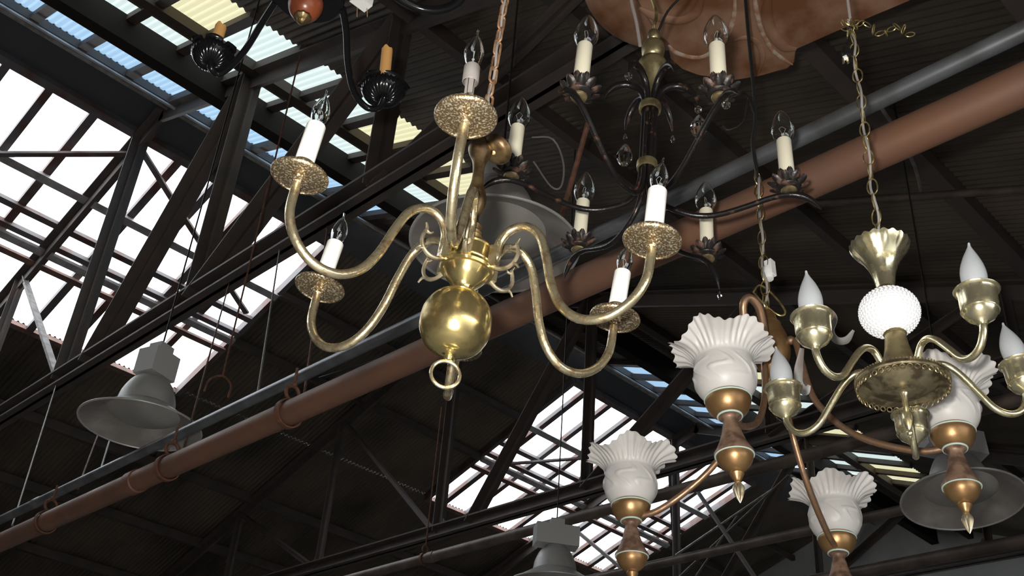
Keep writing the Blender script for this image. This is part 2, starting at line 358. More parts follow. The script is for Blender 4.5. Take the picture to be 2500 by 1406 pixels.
# ------------------------------------------------------------------ trusses
def truss(X, H, label, extra=None):
    t = thing('roof_truss', (X, 10.0, H), label, 'truss', 'steel roof trusses')
    o = Vector((X, 10.0, H))
    def L(y, z): return Vector((X, y, z)) - o
    NY = [17.3, 14.9, 12.5, 10.0, 7.54, 5.15, 2.75, .3]
    top = lambda y: (zfar(y) if y > YR else znear(y)) - .19
    b = MB(); b.double(L(YN, H+.07), L(YS, H+.07), .22, .10, .02); b.beam(L(YN, H), L(YS, H), .03, .14); b.beam(L(YN, H-.06), L(YS, H-.06), .16, .02); b.build('bottom_chord', M['steel'], t, False)
    b = MB(); b.double(L(YN, top(YN)+.06), L(YR, ZR-.10), .20, .16, .02); b.build('top_chord', M['steel'], t, False)
    b = MB(); b.double(L(YS, top(YS)+.06), L(YR, ZR-.10), .20, .16, .02); b.build('top_chord', M['steel'], t, False)
    def post(y, wd=.10):
        b = MB(); b.double(L(y, H), L(y, top(y)+.1), wd, .07, .012, up=(0, 1, 0)); b.build('post', M['steel'], t, False)
    for y in NY: post(y, .20 if y in (10.0, 7.54, 5.15) else .13)
    def diag(y0, z0, y1, z1, wd=.11, m='steel', th=.07):
        b = MB(); b.double(L(y0, z0), L(y1, z1), wd, th, .012, up=(0, 0, 1)); return b.build('diagonal', M[m], t, False)
    for y0, y1 in ((10.0, 7.54), (7.54, 5.15), (5.15, 2.75), (2.75, .3)): diag(y0-(.6 if y0 == 10.0 else 0), H, y1, top(y1)+.08, .23 if y0 > 6 else .13)
    diag(10.0, H, 12.4, top(12.5)+.1, .075, 'steel_grey' if extra else 'steel', .06)
    diag(12.5, H, 14.9, top(14.9)+.08); diag(14.9, H, 17.3, top(17.3)+.08)
    for y in NY[1:6]:   # gusset plates
        b = MB(); b.extrude([(-.18, -.05), (.18, -.05), (.12, .13), (.04, .22), (-.06, .22), (-.14, .1)], L(y, H)+Vector((-.006, 0, 0)), L(y, H)+Vector((.006, 0, 0))); b.build('gusset_plate', M['steel'], t, False)
    return t
truss(-1.6, 6.2, 'steel truss out of sight beyond the upper left, ahead of the white rooflight')
truss(3.41, 6.2, 'nearest steel truss crossing the large left rooflight', True)
truss(8.45, 6.2, 'middle steel truss with bottom chord under the small rooflight')
truss(13.4, 6.45, 'far steel truss crossing the small rooflight')
# rod bracing at the far truss
t = thing('cross_brace', hitx(1795, 1322, 13.1), 'crossing steel rods just right of the small rooflight, above the slim dark pipe', 'cross brace')
oc = hitx(1795, 1322, 13.1)
for k, (a_, b_) in enumerate((((1690, 1180), (1870, 1450)), ((1650, 1355), (1885, 1195)), ((1560, 1500), (1925, 1160)), ((1700, 1406), (1800, 1260)))):
    b = MB(); b.tube([hitx(*a_, 13.1)-oc, hitx(*b_, 13.1)-oc], .035 if k == 0 else .018, 8); b.build('brace_rod', M['steel_grey' if k == 1 else 'steel'], t)

# ------------------------------------------------------------------ pipes and their hangers
def pipe(name, X, Z, dia, m, y0, y1, label, cat='pipe', couplings=()):
    t = thing(name, (X, 0, Z), label, cat)
    b = MB(); b.tube([(0, y0, 0), (0, y1, 0)], dia/2, 28, smooth=1); b.build('pipe_run', M[m], t)
    for y in couplings:
        b = MB(); b.lathe([(dia*.5, -.04), (dia*.56, -.035), (dia*.56, .035), (dia*.5, .04)], 28, Matrix.Translation((0, y, 0)) @ Matrix.Rotation(PI/2, 4, 'X')); b.build('coupling', M[m], t)
    return t
pipe('rusty_pipe', 2.125, 3.47, .104, 'pipe_rust', -5.9, 19, 'thick rust-brown pipe running diagonally across the whole ceiling', couplings=(hitz(365, 1190, 3.47).y,))
pipe('grey_conduit', 2.205, 3.706, .052, 'pipe_grey', -5.9, 19, 'thin grey conduit just above the thick rust-brown pipe', couplings=(6.2,))
pipe('dark_pipe', 5.80, 4.553, .086, 'pipe_dark', -1.0, 13.5, 'dim brown pipe passing behind the lower left frosted lamp shade', couplings=(6.9,))
pipe('dark_pipe', 8.03, 5.0, .085, 'pipe_dark', -1.0, 13.5, 'slim dark pipe ending behind the lower ruffled shade near the grey wall')
pipe('dark_pipe', 9.22, 5.0, .12, 'pipe_dark', -1.0, 13.5, 'dark pipe in the lower right corner in front of the grey wall')
def clevis(X, Y, Z, dia, ztop, label):
    t = thing('pipe_hanger', (X, Y, Z), label, 'pipe hanger', 'pipe hangers')
    R = dia/2+.006
    b = MB(); b.lathe([(R, -.014), (R+.006, -.014), (R+.006, .014), (R, .014)], 28, Matrix.Rotation(PI/2, 4, 'X'), closed=True); b.build('ring', M['hanger'], t)
    b = MB(); b.torus((0, 0, R+.035), .032, .008, n=20); b.ball((0, 0, R+.075), .014); b.build('eye', M['hanger'], t)
    b = MB(); b.tube([(0, 0, R+.07), (0, 0, ztop-Z)], .0065, 8); b.build('rod', M['hanger'], t)
clevis(2.125, hitz(728, 1020, 3.47).y, 3.47, .104, 3.68, 'rusty clevis hanger on the thick pipe below the brass chandelier')
clevis(2.125, hitz(443, 1155, 3.47).y, 3.47, .104, 3.68, 'small rusty hanger on the thick pipe right of the left bay lamp')
clevis(2.125, hitz(160, 1290, 3.47).y, 3.47, .104, 3.68, 'rusty hanger on the thick pipe near the lower left corner')
clevis(5.80, 7.0, 4.553, .086, 6.0, 'hanger on the dim brown pipe at the bottom of the picture')
for a_, z_, c_, m_, lb in (((630, 956), 3.745, (684, 600), 'steel_grey', 'thin pale rod from the grey conduit up beside the lower left candle'),
                       ((742, 968), 3.60, (800, 552), 'hanger', 'rust-red rod above the clevis hanger on the thick pipe'),
                       ((447, 1100), 3.60, (560, 690), 'hanger', 'rust-red rod passing the right edge of the left bay lamp'),
                       ((190, 1192), 3.745, (262, 1000), 'hanger', 'rusty rod below the left bay lamp'),
                       ((240, 1165), 3.745, (290, 1000), 'steel_grey', 'short pale rod below the left bay lamp'),
                       ((30, 1282), 3.745, (140, 930), 'steel_grey', 'long thin rod from the lowest truss node near the left edge')):
    p, q = hitz(*a_, z_), hitx(*c_, 3.41)
    b = MB(); b.tube([p, q], .0055, 8); b.ball(p, .009, None, 10); tag(b.build('hanging_rod', M[m_]), lb, 'rod', 'thin hanging rods')
t = thing('hook', hitz(542, 925, 4.4), 'small rusty double hook hanging right of the left bay lamp', 'hook')
b = MB(); b.tube([(-.07, .04, -.1), (-.06, .03, -.02), (0, 0, .02), (.05, -.03, -.03), (.05, -.03, -.11)], .007, 8); b.build('hook_bend', M['hanger'], t)
b = MB(); b.tube([(0, 0, .02), (0, 0, 2.6)], .006, 8); b.build('rod', M['hanger'], t)
p, q = hitn(1985, 497, -.35), hitn(2520, 460, -.35)
b = MB(); b.tube([p, q], .03, 12); tag(b.build('roof_conduit', M['pipe_dark']), 'thin brown conduit running level behind the right brass chain', 'conduit')
b = MB(); b.tube([hitn(2140, 230, -.12), hitn(2155, 268, -.2), hitn(2190, 320, -.2), hitn(2235, 410, -.2), hitn(2250, 470, -.2)], .014, 8); tag(b.build('loose_cable', M['steel_grey']), 'thin pale loose cable dangling under the rusty pipe at right', 'cable')
b = MB(); b.tube([hitz(1303, 395, 4.4), hitz(1345, 455, 4.4), hitz(1370, 455, 4.4), hitz(1376, 400, 4.4), hitz(1350, 340, 4.4), hitz(1300, 335, 4.5)], .004, 8); tag(b.build('lamp_cable', M['cord']), 'brown cable looping beside the central bay lamp box', 'cable')
b = MB(); b.tube([hitz(1436, 300, 4.7), hitz(1385, 480, 4.45), hitz(1352, 590, 4.2)], .012, 8); tag(b.build('slanted_rod', M['hanger']), 'rust-red rod slanting down behind the black chandelier', 'rod')

b = MB(); b.tube([hitz(780, 922, 3.69), hitz(900, 885, 3.62), hitz(1040, 838, 3.59), Vector((2.125, hitz(1180, 780, 3.52).y, 3.527))], .004, 8); tag(b.build('thin_cable', M['cord_black']), 'thin dark cable strung between the conduit and thick pipe', 'cable')
# ------------------------------------------------------------------ high-bay industrial lamps
def bay_lamp(px, py, label, rot=0, sx=1.0, z=3.95, lean=(0, 0), bw=.18):
    p = hitz(px, py, z); t = thing('bay_lamp', fmat(p, *lean) @ Matrix.Rotation(rot, 4, 'Z'), label, 'industrial lamp', 'high-bay lamps')
    b = MB(); R = .325*sx
    prof = [(R, 0), (R*1.01, .006), (R*.98, .012), (R*.80, .045), (R*.60, .085), (R*.49, .11)]
    inn = [(r-.004, z_-.004) for r, z_ in prof[::-1]]; inn[-1] = (R-.006, .002)
    b.lathe(sprof(prof, 3), 64); sh = b.build('shade', M['alu'], t)
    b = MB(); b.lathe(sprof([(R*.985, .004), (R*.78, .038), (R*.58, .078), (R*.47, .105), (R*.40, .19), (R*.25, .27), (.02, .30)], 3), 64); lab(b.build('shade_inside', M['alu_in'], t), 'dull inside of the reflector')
    b = MB(); b.hring(.004, R, .006, Matrix.Identity(4), n=64); b.build('rim', M['alu'], t)
    b = MB(); b.lathe(sprof([(R*.49, .108), (R*.48, .13), (R*.45, .18), (R*.36, .245), (R*.26, .28), (R*.22, .29), (0.0, .295)], 3), 48); b.build('dome', M['alu'], t)
    b = MB(); b.lathe(sprof([(R*.62, .082), (R*.60, .074), (R*.45, .052), (R*.25, .042), (.001, .040)], 3), 48); lab(b.build('lens', M['lens'], t), 'dusty frosted lens')
    b = MB(); b.box((0, 0, .37), (bw, .14, .15)); b.build('ballast_box', M['box_grey'], t, False)
    b = MB(); b.box((0, 0, .47), (.10, .09, .05)); b.build('mounting_plate', M['box_grey'], t, False)
    b = MB(); Mi = t.matrix_world.inverted(); b.tube([Vector((0, 0, .49)), Mi @ Vector((t.matrix_world @ Vector((0, 0, .49))).xy.to_3d() + Vector((0, 0, znear(p.y)-.02)))], .005, 8); b.build('hanging_cable', M['cord_black'], t)
    return t
bay_lamp(342, 1040, 'grey industrial bay lamp in front of the bright rooflight at left', .3)
bay_lamp(1207, 603, 'large grey industrial bay lamp behind the brass chandelier', .5)
bay_lamp(1352, 1432, 'grey industrial bay lamp cut off by the bottom edge', -.6, bw=.32)
bay_lamp(2352, 1222, 'dark industrial bay lamp behind the copper chandelier at lower right', -.6, lean=(.12, .10), bw=.36)

# ------------------------------------------------------------------ rusted sheet-metal hood, top right
hz = 4.6
out = [(1505, -90), (1560, 25), (1600, 85), (1625, 105), (1635, 150), (1660, 172), (1700, 187), (1790, 200), (1860, 188), (1895, 178), (1925, 170), (1942, 155), (1946, 122), (2060, 72), (2232, 0), (2350, -55), (2100, -160), (1750, -160)]
hc = hitz(1850, 30, hz)
t = thing('rusted_hood', hc, 'big rusted sheet-metal hood with pressed rings at the top right', 'metal hood')
b = MB()
lo_ = [hitz(x, y, hz)-hc for x, y in out]; cen = sum(lo_, Vector())/len(lo_)
r1 = [b.bm.verts.new(p+Vector((0, 0, .05))) for p in lo_]; r2 = [b.bm.verts.new(cen+(p-cen)*.985+Vector((0, 0, .012))) for p in lo_]; r3 = [b.bm.verts.new(cen+(p-cen)*.96) for p in lo_]; r4 = [b.bm.verts.new(p+Vector((0, 0, .12))) for p in lo_]
for A, B in ((r4, r1), (r1, r2), (r2, r3)):
    for k in range(len(out)): b.face((A[k], A[(k+1) % len(out)], B[(k+1) % len(out)], B[k]))
b.face(r3); b.face(r4[::-1]); b.build('hood_panel', M['rust'], t, True, 30)
def groove(pts, r, m, flat=.5):
    b = MB(); b.tube([hitz(x, y, hz-.002)-hc for x, y in pts], [r*.4]+[r]*(len(pts)-2)+[r*.4], 12, smooth=5, flat=flat, ref=(0, 0, 1)); b.build('pressed_ridge', M[m], t)
groove([(1840, -30), (1846, 20), (1858, 70), (1880, 115), (1905, 140), (1935, 158)], .009, 'rust_pale')
groove([(1880, -20), (1872, 30), (1885, 80), (1915, 115), (1944, 120)], .022, 'rust')
groove([(1632, 110), (1650, 128), (1690, 140), (1725, 135), (1765, 100), (1790, 50), (1795, -20)], .010, 'rust_pale')
groove([(1560, 20), (1600, 40), (1660, 50), (1700, 30), (1715, -20)], .02, 'rust')
groove([(1790, 100), (1820, 92), (1850, 105), (1862, 140), (1850, 185)], .012, 'rust')
b = MB()
for s in (-1, 1): b.tube([(.3*s, -.05, .1), (.3*s, -.05, znear(hc.y)-hz)], .008, 8)
b.build('hanging_rods', M['hanger'], t)
b = MB(); b.lathe(sprof([(0, 0), (.16, .0), (.30, .03), (.33, .08), (.30, .12), (0, .12)], 3), 40, Matrix.Translation((hitz(1640, -10, hz+.05)-hc))); lab(b.build('drum', M['rust'], t), 'deeply rusted round drum end')

# ------------------------------------------------------------------ shared lamp pieces
def shell(outer, th):
    """closed thin-walled profile from an outer profile that runs bottom to top"""
    inner = [(max(r-th, .0002), z - (th if i == len(outer)-1 else 0)) for i, (r, z) in enumerate(outer)][::-1]
    return outer + inner
def bulb_clear(parent, Mx, rmax, h, tip=0.0, bend=(0, 0), n=28, rings=None):
    prof = rings or [(rmax*.42, 0), (rmax*.72, h*.10), (rmax*.97, h*.27), (rmax, h*.38), (rmax*.88, h*.55), (rmax*.58, h*.75), (rmax*.28, h*.9), (rmax*.10, h*.975), (.0002, h)]
    pr = sprof(prof, 3); b = MB()
    def fn(a, i, r, z):
        return r, z
    Pl = [(r, z) for r, z in pr if r > 1e-5] + [(.0001, h)]
    b.lathe(shell(Pl, .0007), n, None, fn, closed=True)
    for v in b.bm.verts:
        k = max(0, v.co.z/h-.45)**1.6; v.co.x += bend[0]*k; v.co.y += bend[1]*k; v.co = Mx @ v.co
    bmesh.ops.remove_doubles(b.bm, verts=b.bm.verts, dist=1e-6)
    o = b.build('bulb', M['clear'], parent, True, 0)
    b = MB(); b.tube([(0, 0, -.002), (0, 0, h*.22)], rmax*.10, 8, M=Mx); b.ball((0, 0, h*.24), rmax*.16, Mx, 10)
    for s in (-1, 1): b.tube([(0, 0, h*.2), (rmax*.22*s, 0, h*.38), (rmax*.30*s, 0, h*.42)], .0004, 5, M=Mx)
    b.tube([(-rmax*.3, 0, h*.42), (0, rmax*.05, h*.50), (rmax*.3, 0, h*.42)], .0003, 5, M=Mx)
    b.build('filament', M['filament'], parent)
    return o
def local(az, R, dh, tx, ty, side=0):
    """matrix of a small upright frame at the arm end, leaned by (tx, ty)"""
    return fmat(polar(az, R, dh), tx, ty) @ Matrix.Rotation(math.radians(az), 4, 'Z')
def chain(name, parent, p0, p1, n, R, r, m, cordm=None, st=0, sway=0, link_ell=1.6, start=0, cordr=.0028):
    p0, p1 = Vector(p0), Vector(p1); d = p1-p0; z = d.normalized(); x = Vector((1, 0, 0)); x = (x-z*x.dot(z)).normalized(); y = z.cross(x)
    b = MB()
    for i in range(n):
        c = p0 + d*((i+.5)/n); a = PI/2*(i % 2)+.05 + random.uniform(-.25, .25)
        Mx = Matrix(((x.x, y.x, z.x, c.x), (x.y, y.y, z.y, c.y), (x.z, y.z, z.z, c.z), (0, 0, 0, 1))) @ Matrix.Rotation(a, 4, 'Z')
        b.torus((0, 0, 0), R, r, Mx, n=20, m=6, ell=link_ell, straight=st)
    b.build(name, M[m], parent)
    if cordm:
        b = MB(); pts = []
        k = n*2
        for i in range(k+1):
            c = p0 + d*(i/k); pts.append(c + x*(R*.55*math.sin(i*.9)) + y*(R*.5*math.cos(i*.8)))
        b.tube(pts, cordr, 8); b.build('cord', M[cordm], parent)

# ------------------------------------------------------------------ brass six-arm chandelier
CH1 = Vector((.822, .971, 2.445)); M1 = fmat(CH1, .059, -.048)
c1 = thing('brass_chandelier', M1, 'brass chandelier with curved arms, white candle sleeves and a big round ball', 'chandelier')
M1i = M1.inverted().to_3x3()
side1 = M1i @ (-RT)
b = MB(); b.lathe(sprof([(0, -.148), (.010, -.1485), (.022, -.146), (.038, -.136), (.0475, -.118), (.0495, -.101), (.0475, -.083), (.038, -.066), (.024, -.056), (.012, -.0545)], 5), 64); b.build('ball', M['brass'], c1)
b = MB(); b.lathe([(0, -.162), (.006, -.161), (.008, -.156), (.006, -.152), (.0075, -.150), (.0085, -.149), (.016, -.1475), (.0165, -.1455), (.012, -.143), (0, -.143)], 32); b.build('ball_boss', M['brass'], c1)
b = MB(); b.torus((0, 0, -.1815), .0195, .0026, Matrix.Rotation(math.radians(-30), 4, 'Z'), n=40); b.build('pull_ring', M['brass_worn'], c1)
b = MB(); b.lathe(sprof([(.015, -.060), (.0128, -.051), (.0145, -.043), (.0205, -.036), (.0275, -.028), (.0325, -.019)], 4) + [(.0335, -.017), (.0375, -.0165), (.0390, -.0125), (.0375, -.0085), (.0345, -.0075), (.0345, -.005), (.0355, -.003), (.0345, -.001), (.0318, 0), (.0318, .020), (.0335, .022), (.0320, .026), (.027, .030), (.018, .035), (.010, .038), (.008, .044)], 56); b.build('arm_hub', M['brass'], c1)
bl = []
for z_, r_ in [(.040, .009), (.046, .013), (.050, .0095), (.053, .012), (.058, .0085), (.064, .0125), (.070, .0085), (.080, .0065), (.092, .010), (.105, .0145), (.116, .0155), (.128, .0135), (.145, .0095), (.165, .0085), (.185, .0105), (.200, .0165), (.210, .0185), (.217, .0160), (.222, .012), (.240, .006), (.262, .006)]: bl.append((r_, z_))
b = MB(); b.lathe(sprof(bl, 3), 32)
for v in b.bm.verts: v.co += side1*(.0165*(max(0, v.co.z-.04)/.17))
b.build('stem', M['brass_dark'], c1)
b = MB(); b.lathe(sprof([(.004, 0), (.018, .003), (.0245, .010), (.0245, .014), (.014, .026), (.004, .03)], 3), 28, Matrix.Translation(side1*(-.004)+Vector((0, 0, .205))) @ Matrix.Rotation(.5, 4, 'Y')); b.build('loop_cap', M['brass_dark'], c1)
b = MB(); b.lathe([(0, -.2245), (.0035, -.2235), (.0045, -.219), (.0035, -.20), (.004, -.17)], 12, Matrix.Translation((0, 0, -.01))) ; b.bm.free()
prof1 = [(.034, -.004), (.0425, .004), (.044, .028), (.056, .049), (.080, .0555), (.104, .038), (.120, 0), (.135, -.05), (.155, -.086), (.185, -.106), (.22, -.104), (.25, -.082), (.267, -.05), (.2702, -.012), (.2702, .004)]
arms1 = [(224.7, .0181, .2724, -.048, .054, 'bare'), (291.3, -.0126, .2707, .03, .008, ''), (349.3, .0218, .2656, .039, -.037, ''), (50, -.0, .27, .02, -.01, ''), (105.8, -.0039, .2701, .05, -.019, ''), (167.7, -.0056, .2664, -.007, -.041, '')]
for az, dh, R, tx, ty, kind in arms1:
    b = MB(); pts = [polar(az, r*R/.2702, h + dh*r/.27) for r, h in prof1]
    b.tube(pts, [.0065]*len(pts), 14, smooth=5); arm = b.build('arm', M['brass_worn'], c1)
    b = MB(); b.box((0, 0, 0), (.012, .014, .034), Matrix.Translation(polar(az, .0405, .004)) @ Matrix.Rotation(math.radians(az), 4, 'Z')); b.build('arm_clip', M['brass_worn'], arm)
    for z0 in (-.012,):   # scroll bracket
        b = MB(); k = 1.0
        pts = [(.038, z0+.002), (.050, z0-.005), (.062, z0-.005), (.0715, z0+.002), (.0765, z0+.014), (.0755, z0+.025), (.0725, z0+.033)]
        b.tube([polar(az, r, h) for r, h in pts], [.0036, .003, .0034, .003, .003, .0028, .0026], 8)
        b.tube([polar(az, .0730, z0+.030), polar(az, .0728, z0+.036), polar(az, .0755, z0+.043)], [.0026, .002, .0012], 8)
        b.tube([polar(az, .0735, z0+.031), polar(az, .067, z0+.029), polar(az, .0625, z0+.033)], [.0026, .002, .0012], 8)
        b.tube([polar(az, .070, z0+.001), polar(az, .0765, z0-.001), polar(az, .081, z0-.007)], [.0028, .002, .0014], 8)
        b.build('scroll_bracket', M['silver'], arm)
    L_ = local(az, R, dh, tx, ty)
    b = MB(); b.lathe([(0, -.002), (.0085, -.0025), (.0095, -.001), (.0085, .001), (.0115, .0012), (.0135, .0028), (.0125, .0048), (.0160, .0050), (.026, .0062), (.0325, .0080), (.0335, .0066), (.0365, .0072), (.0388, .0098), (.0392, .0120), (.0385, .0142), (.036, .0150), (.030, .0135), (.016, .0135), (0, .0135)], 56, L_); b.build('drip_pan', M['brass_speck'], arm)
    b = MB(); b.lathe([(.012, .013), (.0205, .0145), (.0215, .017), (.0205, .0195), (.0175, .021), (.0175, .024), (.0190, .026), (.0175, .0285), (.0145, .031), (.0145, .033)], 40, L_); b.build('candle_cup', M['brass_dark'], arm)
    zt = .098
    if kind == 'bare':
        b = MB(); b.box((0, -.004, .052), (.008, .003, .046), L_); b.lathe([(.0095, .068), (.0105, .070), (.0105, .094), (.0095, .096)], 20, L_); b.box((.008, .002, .06), (.002, .006, .03), L_); b.box((-.008, .002, .06), (.002, .006, .03), L_); lab(b.build('bare_socket', M['steel_grey'], arm), 'bare grey bulb socket without sleeve')
    else:
        b = MB(); b.lathe([(.0130, .028), (.0132, .030), (.0132, .0965), (.0125, .098), (.011, .098), (.011, .09), (0, .088)], 32, L_); b.build('candle_sleeve', M['sleeve'], arm)
    bulb_clear(arm, L_ @ Matrix.Translation((0, 0, .094)), .0128, .060, bend=(.006, .004),
               rings=[(.0065, 0), (.0072, .004), (.0105, .013), (.0128, .024), (.0118, .034), (.0070, .047), (.0022, .055), (.0014, .060), (.0016, .064), (.0002, .066)])
top1 = side1*.0165 + Vector((0, 0, .262))
upw = M1i @ Vector((0, 0, 1)); chd = M1i @ Vector((.03, -.02, 1)).normalized()
chain('chain', c1, top1-chd*.03, top1+chd*.36, 13, .0064, .0021, 'chain_rust', 'cord', st=.0100, link_ell=1.0, cordr=.0022)
b = MB(); p_ = top1+chd*.36; b.tube([p_, p_+(M1i @ Vector((0, 0, 2.6)))], .004, 8); b.build('hanging_wire', M['cord'], c1)

# ------------------------------------------------------------------ black wrought-iron chandelier with crystals
CH2 = Vector((1.382, 1.095, 3.008)); M2 = fmat(CH2, .066, .005); M2i = M2.inverted().to_3x3()
c2 = thing('iron_chandelier', M2, 'black rusty wrought-iron chandelier with cream candles, petal cups and a few hanging crystals', 'chandelier')
arms2 = [(191.4, -.0058, .2786, .006, -.007), (247.4, -.0011, .2792, -.024, .035), (309.7, -.0083, .2871, -.008, .044), (9.4, -.0034, .2805, .002, .038), (71.2, .003, .2798, -.013, -.018), (130.6, .001, .2804, -.016, .001)]
for k in range(6):
    b = MB(); az = arms2[k][0]; b.tube([polar(az, .0125, .015), polar(az, .0125, .215)], .0052, 10, smooth=1); b.build('column_rod', M['iron'], c2)
for z_, r_ in ((.032, .0215), (.2, .0235)):
    b = MB(); b.lathe([(r_-.004, z_-.010), (r_, z_-.009), (r_+.001, z_), (r_, z_+.009), (r_-.004, z_+.010)], 36, closed=True); b.build('collar', M['brass_old'], c2)
b = MB(); b.lathe(sprof([(.006, .225), (.010, .24), (.011, .262), (.013, .272), (.020, .292), (.0295, .318), (.0325, .336), (.029, .346)], 4) + [(.012, .350), (.010, .353)] + sprof([(.012, .354), (.022, .364), (.0265, .383), (.0235, .402), (.012, .414), (.008, .418)], 4) + sprof([(.011, .42), (.0145, .43), (.013, .444), (.006, .45), (0, .451)], 3), 44); b.build('turned_finial', M['brass_old'], c2)
b = MB(); b.torus((0, 0, .462), .013, .0028, Matrix.Rotation(.6, 4, 'Z'), n=24); b.build('loop', M['chain_brass'], c2)
prof2 = [(.0125, .03), (.0125, -.005), (.019, -.042), (.036, -.070), (.065, -.086), (.102, -.095), (.144, -.089), (.197, -.064), (.242, -.039), (.279, -.026), (.305, -.028), (.325, -.040), (.340, -.060)]
pr2 = [.0058]*9 + [.006, .0075, .006, .0015]
curl = [(.0125, .200), (.015, .232), (.028, .258), (.052, .270), (.078, .264), (.096, .243), (.103, .218)]
def crystal(parent, p, kind, name='crystal_drop'):
    b = MB(); p = Vector(p)
    if kind == 'ball': b.ball(p, .0085, None, 10); zz = .0085
    elif kind == 'small': b.lathe([(0, -.016), (.0045, -.009), (.0055, -.003), (.003, .006), (0, .010)], 6, Matrix.Translation(p)); zz = .01
    else: b.lathe([(0, -.036), (.009, -.033), (.0170, -.020), (.0185, -.010), (.014, .006), (.007, .021), (0, .030)], 10, Matrix.Translation(p)); zz = .024
    for f in b.bm.faces: f.smooth = False
    o = b.build(name, M['crystal'], parent, False); return o
dn = M2i @ Vector((0, 0, -1))
for k, (az, dh, R, tx, ty) in enumerate(arms2):
    b = MB(); b.tube([polar(az, r*(R/.28 if r > .05 else 1), h + dh*r/.28) for r, h in prof2], pr2, 12, smooth=4); arm = b.build('arm', M['iron'], c2)
    b = MB(); b.tube([polar(az, r, h) for r, h in curl], [.0058, .0065, .0075, .0085, .0085, .0065, .0018], 10, smooth=4); b.build('curled_leaf', M['iron'], c2)
    L_ = local(az, R, dh-.01, tx, ty)
    b = MB(); b.lathe([(0, -.012), (.010, -.012), (.0155, -.009), (.0165, -.006), (.015, -.004), (0, -.004)], 28, L_); b.build('brass_washer', M['brass_old'], arm)
    b = MB(); b.lathe([(.0, .0), (.012, -.003), (.022, .0), (.026, .004), (.0, .004)], 24, L_)
    for j in range(20):      # petals, two staggered rows, each a cupped leaf
        row = j % 2; a_ = 2*PI*j/20; PM = L_ @ Matrix.Rotation(a_, 4, 'Z'); ln = (.042, .034)[row]; lift = (.015, .027)[row]; wv = .0080
        g = []
        for u in range(10):
            tt = u/9; rr = .012+tt*(ln-.012); wz = -.002+lift*tt**1.6 + .003*row; ww = wv*math.sqrt(max(.02, 1-((tt-.60)/(.62 if tt < .6 else .405))**2))
            g.append([b.bm.verts.new(PM @ Vector((rr, ww*s, wz + .0035*s*s))) for s in (-1, -.5, 0, .5, 1)])
        for A, B in zip(g, g[1:]):
            for q_ in range(4): b.face((A[q_], A[q_+1], B[q_+1], B[q_]))
    b.build('petal_cup', M['iron_petal'], arm, True, 0)
    arm_ch = arm
    b = MB(); b.lathe([(.0150, .006), (.0155, .010), (.0155, .1335), (.0148, .135), (.012, .135), (.012, .128), (0, .127)], 32, L_); b.build('candle_sleeve', M['sleeve_cream'], arm)
    bulb_clear(arm, L_ @ Matrix.Translation((0, 0, .131)), .0245, .094, rings=[(.0105, 0), (.0165, .008), (.0232, .024), (.0247, .036), (.0225, .052), (.0155, .072), (.0075, .087), (.003, .0925), (.0002, .095)])
    tip = polar(az, .103, .218)
    if k == 4:
        crystal(c2, tip+dn*.02, 'small'); crystal(c2, tip+dn*.068, 'drop')
    elif k == 3: crystal(c2, tip+dn*.02, 'small')
    elif k == 2:
        crystal(c2, tip+dn*.018, 'ball'); crystal(c2, tip+dn*.06, 'drop')
    elif k == 0: crystal(c2, tip+dn*.016, 'ball')
    t2 = polar(az, .340*R/.28, -.060)
    if k in (1,): crystal(c2, polar(az, .30, -.055), 'ball')
    if k == 3: crystal(c2, t2+dn*.018, 'small')
up2 = M2i @ Vector((0, 0, 1))
b = MB(); b.tube([(0, 0, .47), (.004, 0, .52), (-.02, .01, .62), (-.03, .0, .8), Vector((0, 0, .8))+up2*.4, Vector((0, 0, .8))+up2*.74], .0042, 8, smooth=4); b.build('hanging_wire', M['chain_brass'], c2)
sd2 = M2i @ RT
b = MB(); b.tube([Vector((0, 0, .40))-sd2*.03, Vector((0, 0, .48))-sd2*.042, Vector((0, 0, .58))-sd2*.060, Vector((0, 0, .7))-sd2*.055, Vector((0, 0, .9))-sd2*.03], .004, 8); b.build('cord', M['cord'], c2)
b = MB(); b.tube([Vector((0, 0, .45))+sd2*.01, Vector((0, 0, .52))+sd2*.03, Vector((0, 0, .60))+sd2*.07, Vector((0, 0, .72))+sd2*.075, Vector((0, 0, .9))+sd2*.03], .003, 8); b.build('cord', M['cord_black'], c2)

# ------------------------------------------------------------------ copper chandelier with ruffled glass shades
SC = 1.2
CH3 = Vector((1.631*SC, .967*SC, 1.6+.819*SC)); M3 = fmat(CH3, .046, .066); M3i = M3.inverted().to_3x3()
c3 = thing('copper_chandelier', M3, 'bronze-coloured chandelier with upturned frosted ruffled glass shades and ribbed drop finials', 'chandelier')
sd3 = M3i @ RT; off3 = sd3*-.004
def shift(o, v):
    for q_ in o.data.vertices: q_.co += v
    return o
b = MB(); b.lathe(sprof([(0, .190), (.012, .195), (.016, .210), (.013, .226), (.019, .242), (.034, .262), (.0445, .295), (.0455, .320), (.040, .350), (.031, .376)], 4) + [(.030, .380), (.030, .384), (.026, .386)] + sprof([(.024, .39), (.020, .405), (.015, .418), (.010, .424), (0, .425)], 3), 48); shift(b.build('body', M['copper'], c3), off3)
prof3 = [(.042, .325), (.060, .314), (.068, .259), (.085, .155), (.124, .082), (.170, .030), (.234, -.013), (.298, -.042), (.350, -.046)]
arms3 = [(194.3, -.0098, .359, -.02, .03, 0), (280.7, .0076, .3574, .02, -.03, 0), (13.4, -.0042, .3602, .02, -.03, 0), (107.0, -.0145, .3662, -.02, -.01, 0)]
